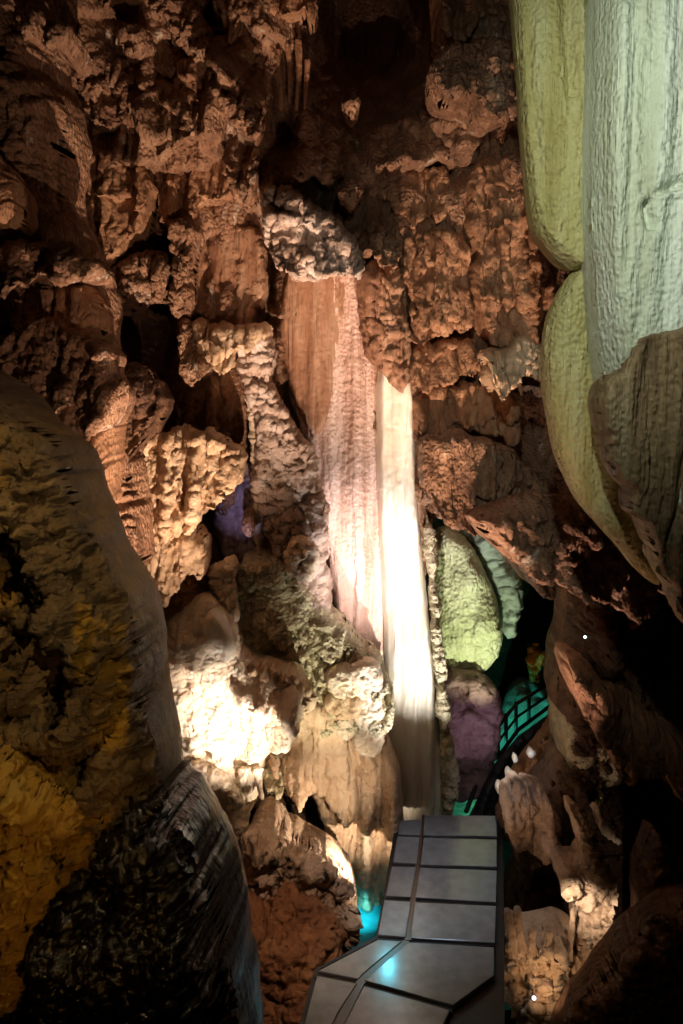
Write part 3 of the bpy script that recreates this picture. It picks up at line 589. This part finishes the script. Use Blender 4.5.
for i, (x, y0, y1, a, Y, m, lab) in enumerate([
        (246, 768, 806, 11, 7.22, M_cream, 'left one of the two brilliantly lit drips under the bright shelf'), (260, 768, 800, 10, 7.22, M_cream, 'right one of the two brilliantly lit drips under the bright shelf'),
        (196, 520, 560, 9, 7.75, M_tan, 'tan drip under the bracket left of the violet panel'), (168, 560, 598, 10, 7.4, M_tan, 'stubby drip at the lower end of the fused drip row'),
        (330, 660, 700, 4, 8.0, M_cream, 'thin straw drip leftmost above the lobed stack'), (338, 655, 706, 4, 8.0, M_cream, 'thin straw drip second above the lobed stack'), (348, 652, 690, 4, 8.0, M_cream, 'thin straw drip third above the lobed stack'),
        (285, 715, 772, 6, 7.85, M_tan, 'slender tan drip left of the lobed stack'), (298, 722, 780, 7, 7.85, M_tan, 'longer tan drip beside the slender one left of the lobed stack'),
        (16, 300, 344, 10, 6.25, M_wall, 'leftmost dim drip of the three under the drab shelf'), (44, 290, 340, 11, 6.25, M_wall, 'middle dim drip of the three under the drab shelf'), (74, 288, 338, 10, 6.25, M_wall, 'rightmost dim drip of the three under the drab shelf'),
        (216, 330, 356, 6, 8.3, M_tan, 'small drip on the pale crusty fringe'), (380, 218, 240, 6, 8.7, M_wall2, 'small brown drip under the middle fringed lip'), (520, 376, 396, 6, 8.1, M_tan, 'small drip on the pale crumpled bracket')]):
    drip('stalactite', (x, y0), (x, y1), a, a * .4, Y, m, seed=60 + i, flute=.2, lump=.3, label=lab, cat='stalactite', group='small drips on ledges')

# ------------------------------------------------------------------ draperies on the right
rock('olive_drapery', P('508,-60 596,-60 594,60 592,160 596,250 590,268 574,272 558,262 545,246 534,232 527,190 522,120 518,60'), 5.3, M_drapo, front=.13, back=.3, R=12, res=1.7, edge=1, seed=110, cragz=.18, crag=.15,
     rel=[('flute', .07, 3.5, .12), ('flute', .012, 18, .3), ('dent', .012, 16, .6), ('line', [([(522, 0), (530, 120), (545, 225)], 5, -.03), ([(558, -20), (560, 40), (566, 100)], 6, -.05), ([(585, 0), (588, 80)], 5, -.06)])],
     label='olive narrow drapery lobe hanging left of the broad pale one', cat='drapery')
rock('lower_lobe', P('574,268 592,264 604,300 612,400 622,480 640,540 664,590 640,576 612,540 586,512 570,486 556,452 548,410 543,360 548,318 560,290'), 5.35, M_drapo, front=.13, back=.3, R=12, res=1.7, edge=1.5, seed=111, cragz=.18, crag=.3,
     rel=[('flute', .09, 4, .2), ('flute', .02, 16, .4)], label='lower olive-brown lobe tapering down under the narrow drapery', cat='drapery')
rock('broad_drapery', P('595,-60 830,-60 830,640 760,640 704,620 676,570 654,520 634,470 618,425 606,390 599,340 593,262 591,150 595,60'), 4.9, M_drapw, front=.22, back=.5, R=18, res=1.7, edge=1, seed=112, cragz=.18, crag=.2,
     rel=[('flute', .10, 1.8, .1), ('flute', .02, 11, .2), ('dent', .01, 16, .5), ('line', [([(631, 215), (634, 235)], 5, -.08), ([(636, 208), (650, 200), (683, 186), (760, 168)], 5, -.05), ([(626, 210), (660, 206), (683, 196)], 3, .03)]),
          ('line', [([(606, 30), (602, 160), (600, 300)], 8, .05)])],
     label='broad pale green drapery filling the upper right corner', cat='drapery')
rock('fluted_skirt', P('597,398 606,380 624,366 628,336 660,330 700,328 830,322 830,700 760,680 700,640 676,600 650,545 630,505 612,455'), 4.69, M_drapb, crag=.3, front=.08, back=.3, R=7, res=1.5, edge=10, seed=113, cragz=.18,
     rel=[('flute', .13, 5, .14), ('flute', .04, 14, .3), ('slope', 0, -.1)], label='dark brown fluted skirt under the broad pale drapery', cat='drapery')

# ------------------------------------------------------------------ left boulder
rock('boulder', P('-160,260 -40,360 4,396 28,424 62,450 74,500 88,536 112,574 130,604 136,650 140,700 154,755 160,800 150,840 120,860 90,900 70,960 40,1010 -160,1060'), 3.7, M_boulder, front=.25, back=.5, R=40, res=1.6, edge=9, crag=2.2, seed=120, warp=.01, droop=0, yaw=-16,
     rel=[('fbm', .28, 1.5, 5), ('ridge', .12, 2.4, 5), ('cells', .16, 2.6, 1.6), ('flute', .08, 4, .8), ('fbm', .03, 12, 4), ('line', [([(60, 800), (100, 770), (136, 700), (140, 650)], 12, -.2), ([(100, 800), (150, 730), (160, 690)], 12, .12), ([(-20, 560), (40, 620), (110, 630)], 9, -.1), ([(30, 480), (80, 560), (120, 640)], 14, .12), ([(0, 700), (60, 720), (120, 690)], 14, .12), ([(84, 640), (100, 700)], 9, -.08)])],
     label='huge olive-brown boulder leaning in from the left', cat='boulder')
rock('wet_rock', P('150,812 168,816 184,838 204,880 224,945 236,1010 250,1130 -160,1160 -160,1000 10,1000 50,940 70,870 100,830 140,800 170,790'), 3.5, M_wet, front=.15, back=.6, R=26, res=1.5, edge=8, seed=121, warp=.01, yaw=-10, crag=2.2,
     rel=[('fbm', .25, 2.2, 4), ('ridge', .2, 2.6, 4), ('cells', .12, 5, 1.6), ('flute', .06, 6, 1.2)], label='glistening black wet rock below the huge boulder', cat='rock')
rock('amber_lobe', P('-80,720 -10,740 20,770 60,790 84,800 74,830 50,850 56,890 34,930 28,980 -10,1000 -80,1010'), 3.24, M_amber, front=.1, back=.3, R=16, res=1.5, crag=2.4, edge=14, seed=122, rel=[('fbm', .12, 3, 4), ('flute', .05, 6, 1)], label='glowing amber lobe at the bottom left edge of the boulder', cat='rock')

# ------------------------------------------------------------------ lower centre rocks
ledge('lit_rubble_rock', '246,830 262,812 280,818 302,842 330,858 350,874 360,896 356,912 334,930 318,920 300,910 272,900 250,890 242,860', 7.15, M_rubble, 130, 'rugged tan rock under the lit shelf beside the pool', 'rock', front=.2, fringe=0, crag=2.2, droop=.1,
      rel=[('fbm', .25, 1.8, 5), ('ridge', .12, 3, 4), ('terr', .12, 6, 3, 1.8)])
ledge('round_stone', '332,912 346,906 360,912 358,928 344,932 334,926', 7.1, M_rubble, 131, 'small round stone at the pool edge', 'stone', crag=.5, edge=1, front=.15, back=.15, R=9, res=1, fringe=0, rel=[('fbm', .04, 5, 3)])
ledge('clay_slope_rock', '214,856 240,880 270,908 310,918 336,934 344,946 322,960 300,990 262,1000 240,950 220,910', 6.7, M_slope, 132, 'orange clay-coated rock between the wet rock and the pool', 'rock', front=.2, fringe=0, crag=1.5, rel=[('pop', .14, 3), ('fbm', .1, 2, 4), ('pop', .03, 10)])

# ------------------------------------------------------------------ passage
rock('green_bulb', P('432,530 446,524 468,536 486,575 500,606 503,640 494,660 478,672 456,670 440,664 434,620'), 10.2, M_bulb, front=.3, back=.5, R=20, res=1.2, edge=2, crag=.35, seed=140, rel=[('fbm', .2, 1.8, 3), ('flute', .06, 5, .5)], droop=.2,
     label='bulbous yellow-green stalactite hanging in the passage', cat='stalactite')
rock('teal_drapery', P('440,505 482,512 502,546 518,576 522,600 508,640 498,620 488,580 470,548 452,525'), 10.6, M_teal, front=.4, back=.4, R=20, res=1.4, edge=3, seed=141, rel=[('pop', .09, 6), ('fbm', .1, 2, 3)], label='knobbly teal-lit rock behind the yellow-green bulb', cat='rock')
rock('plum_boulder', P('440,668 470,668 492,676 502,700 500,730 492,760 486,790 440,800 436,730'), 9.9, M_plum, front=.3, back=.4, R=16, res=1.2, edge=3, crag=.7, seed=142, rel=[('fbm', .15, 2, 3), ('line', [([(456, 682), (470, 704), (500, 722)], 3, -.12), ([(444, 712), (466, 700)], 3, -.06)]), ('ridge', .04, 5, 3)],
     label='plum-coloured boulder under the yellow-green bulb', cat='boulder')
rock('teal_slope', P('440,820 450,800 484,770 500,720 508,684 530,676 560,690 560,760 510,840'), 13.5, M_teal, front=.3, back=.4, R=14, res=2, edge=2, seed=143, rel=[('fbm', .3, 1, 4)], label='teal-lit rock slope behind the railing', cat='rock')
rock('ramp_rock', P('498,818 508,792 524,766 548,735 560,700 578,715 580,770 556,806 524,834 500,830'), 8.4, M_slope, front=.2, back=.4, R=12, res=1.3, crag=1.8, edge=5, seed=144, warp=.03, rel=[('fbm', .15, 2, 4), ('pop', .06, 8)], label='brown rock between the railing and the right wall', cat='rock')
ledge('yellow_rough_rock', '550,700 566,690 590,690 610,720 636,752 600,765 580,770 560,764 552,735', 7.8, M_green, 145, 'rough yellowish rock patch above the pale drape', 'rock', front=.3, R=14, rel=[('pop', .12, 7), ('fbm', .12, 3, 4)])
rock('orange_niche_rock', P('524,644 540,640 544,660 538,684 526,680'), 12.6, M_amber, front=.06, back=.2, R=5, res=1.1, crag=2.5, edge=6, seed=146, rel=[('fbm', .2, 3, 4)], label='small orange-lit rock deep in the passage', cat='rock')
point('lamp_niche', at(534, 668, 12.0), 1.0, (1, .5, .15), .03)

# ------------------------------------------------------------------ lower right group
rock('pale_drape', P('500,792 520,780 548,790 556,820 560,866 546,862 538,852 524,848 518,856 506,826'), 7.1, M_rubble, front=.12, back=.3, R=8, smooth=1, res=1.1, edge=6, crag=.8, cragz=.4, fringe=6, seed=150, rel=[('flute', .16, 6, .3), ('fbm', .1, 3, 3), ('cells', .1, 5, 3)], droop=.2, label='pale fluted drape hanging beside the end of the walkway', cat='drapery')
rock('lit_pillar', P('566,806 580,806 590,826 598,850 604,876 600,896 606,922 616,944 612,972 598,980 580,964 572,930 574,905 566,885 554,872 556,856 574,860 580,850 572,826'), 6.55, M_rubble, front=.2, back=.25, R=6, smooth=1, res=1.0, edge=6, crag=1.6, seed=151, warp=.05, rel=[('cells', .12, 6, 5), ('pop', .08, 8), ('fbm', .08, 3, 4)], label='brightly lit crooked pillar on the right', cat='column')
rock('stalagmite_mound', P('500,936 514,922 530,930 548,926 566,922 590,944 604,964 592,992 560,1014 520,1014 502,984'), 6.5, M_tan, front=.12, back=.35, R=12, res=1.0, edge=6, crag=1.8, cragz=.6, seed=152, warp=.04, rel=[('flute', .26, 5, .25), ('flute', .06, 14, .4), ('cells', .1, 6, 4), ('slope', -.1, .15), ('pop', .06, 9), ('fbm', .05, 5, 3)], label='warm-lit fluted mound carrying small stalagmites', cat='flowstone')
for i, (x, y1, y0, a, b, lab) in enumerate([(510, 908, 945, 11, 9, 'blunt cream stalagmite standing leftmost on the mound'), (520, 906, 940, 10, 9, 'blunt cream stalagmite second from the left on the mound'), (534, 926, 950, 9, 8, 'low stalagmite in the middle of the mound'),
                                       (548, 930, 950, 10, 8, 'squat stalagmite right of the middle of the mound'), (570, 908, 950, 9, 5, 'pointed pale stalagmite against the lit pillar')]):
    drip('stalagmite', (x, y0 + 10), (x, y1), a + 2, b, 6.28, M_rubble, seed=20 + i, label=lab, cat='stalagmite', group='small stalagmites by the walkway')
rock('lit_crescent', P('596,800 602,815 612,830 622,838 616,842 602,832 592,816'), 6.9, M_cream, front=.12, back=.2, R=6, res=1.1, edge=1.5, seed=153, rel=[('pop', .04, 10)], label='thin pale crescent of rock right of the pale drape', cat='rock')
for i, (x, y, r_, lab) in enumerate([(514, 757, 5, 'bright white stone highest of the row along the passage edge'), (508, 772, 5, 'bluish white stone in the middle of the row along the passage edge'), (499, 786, 4, 'white stone just above the walkway end'), (530, 752, 5, 'yellowish lit stone beside the row along the passage edge')]):
    rock('pale_stone', P(f'{x-r_},{y+2} {x-1},{y-r_-2} {x+r_},{y-2} {x+2},{y+r_+2}'), 7.9, M_white, front=.07, back=.1, R=4, res=.8, edge=3, crag=1, seed=180 + i, label=lab, cat='stone', group='lit stones along the passage edge')
spot('spot_stones', at(500, 745, 7.0), at(512, 770, 7.9), 30, (.95, .95, 1), 60, 1.0, .006)
rock('dark_foreground_rock', P('560,1024 600,985 640,930 690,900 760,900 760,1160 540,1160'), 5.6, M_dark, front=.15, back=.4, R=16, res=1.6, crag=1.8, edge=10, seed=154, rel=[('fbm', .2, 1.5, 4), ('pop', .06, 7)], label='dim rock mass in the lower right corner', cat='rock')
rock('figure_stalagmite', P('636,870 644,852 648,830 656,826 664,842 672,860 684,880 684,980 640,990 634,930'), 6.2, M_dark, front=.2, back=.3, R=12, res=1.5, crag=1.2, edge=5, seed=155, rel=[('fbm', .1, 2, 3), ('terr', .05, 6, 3, 1)], label='dim lumpy stalagmite standing against the right wall', cat='stalagmite')
for i, (x, y, r_, lab) in enumerate([(606, 902, 3, 'topmost of the little pale stones right of the lit pillar'), (611, 914, 4, 'larger pale stone just below the topmost little one'), (603, 916, 3, 'little pale stone nearest the upper part of the lit pillar'),
                               (612, 931, 4, 'pale stone second lowest of those right of the lit pillar'), (606, 943, 3, 'lowest of the little pale stones right of the lit pillar')]):
    rock('small_stone', P(f'{x-r_},{y} {x},{y-r_} {x+r_},{y} {x+1},{y+r_}'), 6.5, M_cream, front=.05, back=.05, R=3, res=.8, edge=1, seed=160 + i, label=lab, cat='stone', group='little pale stones')

# ------------------------------------------------------------------ walkway
M_panel = plain('brushed_walkway_panel', (.20, .22, .25), .2)
M_seam = plain('brown_seam', (.09, .045, .03), .35)
M_frame = plain('dark_steel', (.012, .009, .009), .6, .2)
wk = bpy.data.objects.new('walkway', None); COL.objects.link(wk); wk.location = onz(450, 880, 0)
tag(wk, 'polished panelled walkway with dark joints crossing the turquoise pool', 'walkway')
def fl(s, z=0): return [tuple(onz(x, y, z)) for x, y in P(s)]
for s in ['400,821 422,818.5 420.5,835 398,834', '424.5,815 497,815.5 497,836 423.3,835', '397.6,836 420,837 417,863.4 393.4,862', '423.4,837.5 497,839.3 497,866.7 420.4,864.4',
          '392,866.3 416,866.7 411,897 385.7,895.7', '419.8,867.5 497,870.2 496,902 415.3,897.4', '384.4,899.8 411,901.5 405.6,937 378,934.6', '415,902 496,905.6 495,942.5 410.5,937.8',
          '378,939.5 402,941 366,970.7 358,978.7 318,970.7', '408.5,942 494,947 494,975 453,1005 364,980', '317,975.5 357,983.5 338,1012 325,1040 300,1040', '364,985.5 450,1010 436,1040 336,1040']:
    prism('panel', fl(s, .02), .05, M_panel, wk, .006)
prism('seam', fl('422,815 425,815 411.5,940 404.5,940', .012), .04, M_seam, wk, 0)
prism('seam', fl('403,940 410,941 364,984 336,1040 324,1040 357,980', .012), .04, M_seam, wk, 0)
for a, b, c, d in [(398, 497, 834.5, 837.5), (392, 497, 863, 868), (385, 496, 897, 903), (377, 495, 937, 944)]:
    prism('crossbar', [tuple(onz(x, y, .0)) for x, y in ((a, c), (b, c + 2), (b, d + 2), (a, d))], .14, M_frame, wk, 0)
prism('crossbar', [tuple(onz(x, y, .0)) for x, y in ((316, 969), (454, 1003), (452, 1012), (315, 977))], .14, M_frame, wk, 0)
prism('side_beam', fl('497,815 503,815 505,1060 440,1060 454,1005 495,975', -.03), .18, M_frame, wk, 0)
prism('side_beam', fl('396,822 400,820 380,938 318,970 300,1060 290,1060 314,970 376,936', -.03), .16, M_frame, wk, 0)

# railing beyond the walkway
rl = bpy.data.objects.new('railing', None); COL.objects.link(rl); rl.location = at(470, 815, 9.4)
tag(rl, 'dark metal railing climbing into the teal passage', 'railing')
A = [(466, 812, 9.3), (482, 770, 9.9), (497, 728, 10.8), (516, 704, 11.6), (548, 684, 12.4)]
Bt = [(474, 822, 9.3), (490, 800, 9.9), (502, 752, 10.8), (518, 730, 11.6), (550, 706, 12.4)]
tube('handrail', [at(*p) for p in A], .028, M_frame, rl)
tube('middle_rail', [at((a[0] + b[0]) / 2, (a[1] + b[1]) / 2, a[2]) for a, b in zip(A, Bt)], .02, M_frame, rl)
tube('bottom_rail', [at(*p) for p in Bt], .03, M_frame, rl)
for x0, y0, x1, y1, Y in [(497, 726, 499, 770, 10.8), (506, 714, 506, 745, 11.2), (516, 702, 516, 735, 11.6), (529, 696, 529, 722, 12.0), (484, 766, 486, 806, 9.95)]:
    tube('post', [at(x0, y0, Y), at(x1, y1, Y)], .028, M_frame, rl)
rl2 = bpy.data.objects.new('stair_stringer', None)
sb = rock('stair_flight', P('470,824 482,790 494,765 520,735 552,712 556,722 530,752 512,780 500,824'), 9.6, M_frame, front=.06, back=.06, R=4, res=2, edge=0, seed=170, yaw=30, rel=[], smooth=0, label='dark staircase side rising behind the walkway end', cat='staircase')

# ------------------------------------------------------------------ lamps
M_case = plain('black_lamp_housing', (.015, .015, .018), .4)
M_glow = plain('lamp_glass', (.9, .9, 1), .2, emit=(.42, .55, 1), es=3.5)
M_glowt = plain('passage_lamp_glass', (.8, 1, .9), .2, emit=(.6, 1, .85), es=6)
def floodlight(pos, aim, size, glow, label, group=None):
    pos = Vector(pos); d = (Vector(aim) - pos).normalized()
    e = bpy.data.objects.new('floodlight', None); COL.objects.link(e); e.location = pos; tag(e, label, 'lamp', group)
    a = d.cross(Vector((0, 0, 1))).normalized(); b = a.cross(d)
    def ring(r, off, n=20): return [tuple(pos + d * off + (a * math.cos(2 * math.pi * i / n) + b * math.sin(2 * math.pi * i / n)) * r) for i in range(n)]
    prof = [(size * .5, -size * 1.4), (size * .8, -size * 1.2), (size, -.1 * size), (size * 1.12, 0), (size * 1.12, size * .25), (size * .95, size * .25), (size * .9, 0)]
    V = []; Fc = []; n = 20
    for r, o in prof: V += ring(r, o)
    for k in range(len(prof) - 1):
        for j in range(n): Fc.append((k * n + j, k * n + (j + 1) % n, (k + 1) * n + (j + 1) % n, (k + 1) * n + j))
    Fc.append(tuple(reversed(range(n))))
    mesh_obj('housing', V, Fc, M_case, e)
    V = ring(size * .9, .02 * size) + [tuple(pos + d * size * .12)]
    mesh_obj('lens', V, [(j, (j + 1) % n, n) for j in range(n)], glow, e)
    tube('bracket', [pos - d * size * .8, pos - d * size * .8 + Vector((0, 0, -size * 2.2))], size * .2, M_case, e)
    return e
floodlight(at(534, 998, 5.95), at(500, 990, 3.0), .018, M_glow, 'small bluish-white floodlight glowing on the rocks by the walkway')
floodlight(at(585, 637, 7.2), at(560, 640, 4.0), .014, M_glowt, 'tiny greenish lamp glowing high in the far passage')
# cables and rods on the right
M_cable = plain('grey_cable', (.3, .28, .25), .5)
M_rod = plain('rod_baked_orange_light', (.6, .3, .1), .4)  # orange light on the rod is put into its base colour
tube('cable', [at(655, 712, 5.6), at(668, 730, 5.6), at(690, 762, 5.6)], .006, M_cable, label='thin pale cable slanting at the right edge', cat='cable')
tube('rod', [at(667, 776, 5.5), at(676, 790, 5.5), at(690, 812, 5.5)], .012, M_rod, label='orange-lit slanting rod at the right edge', cat='rod')
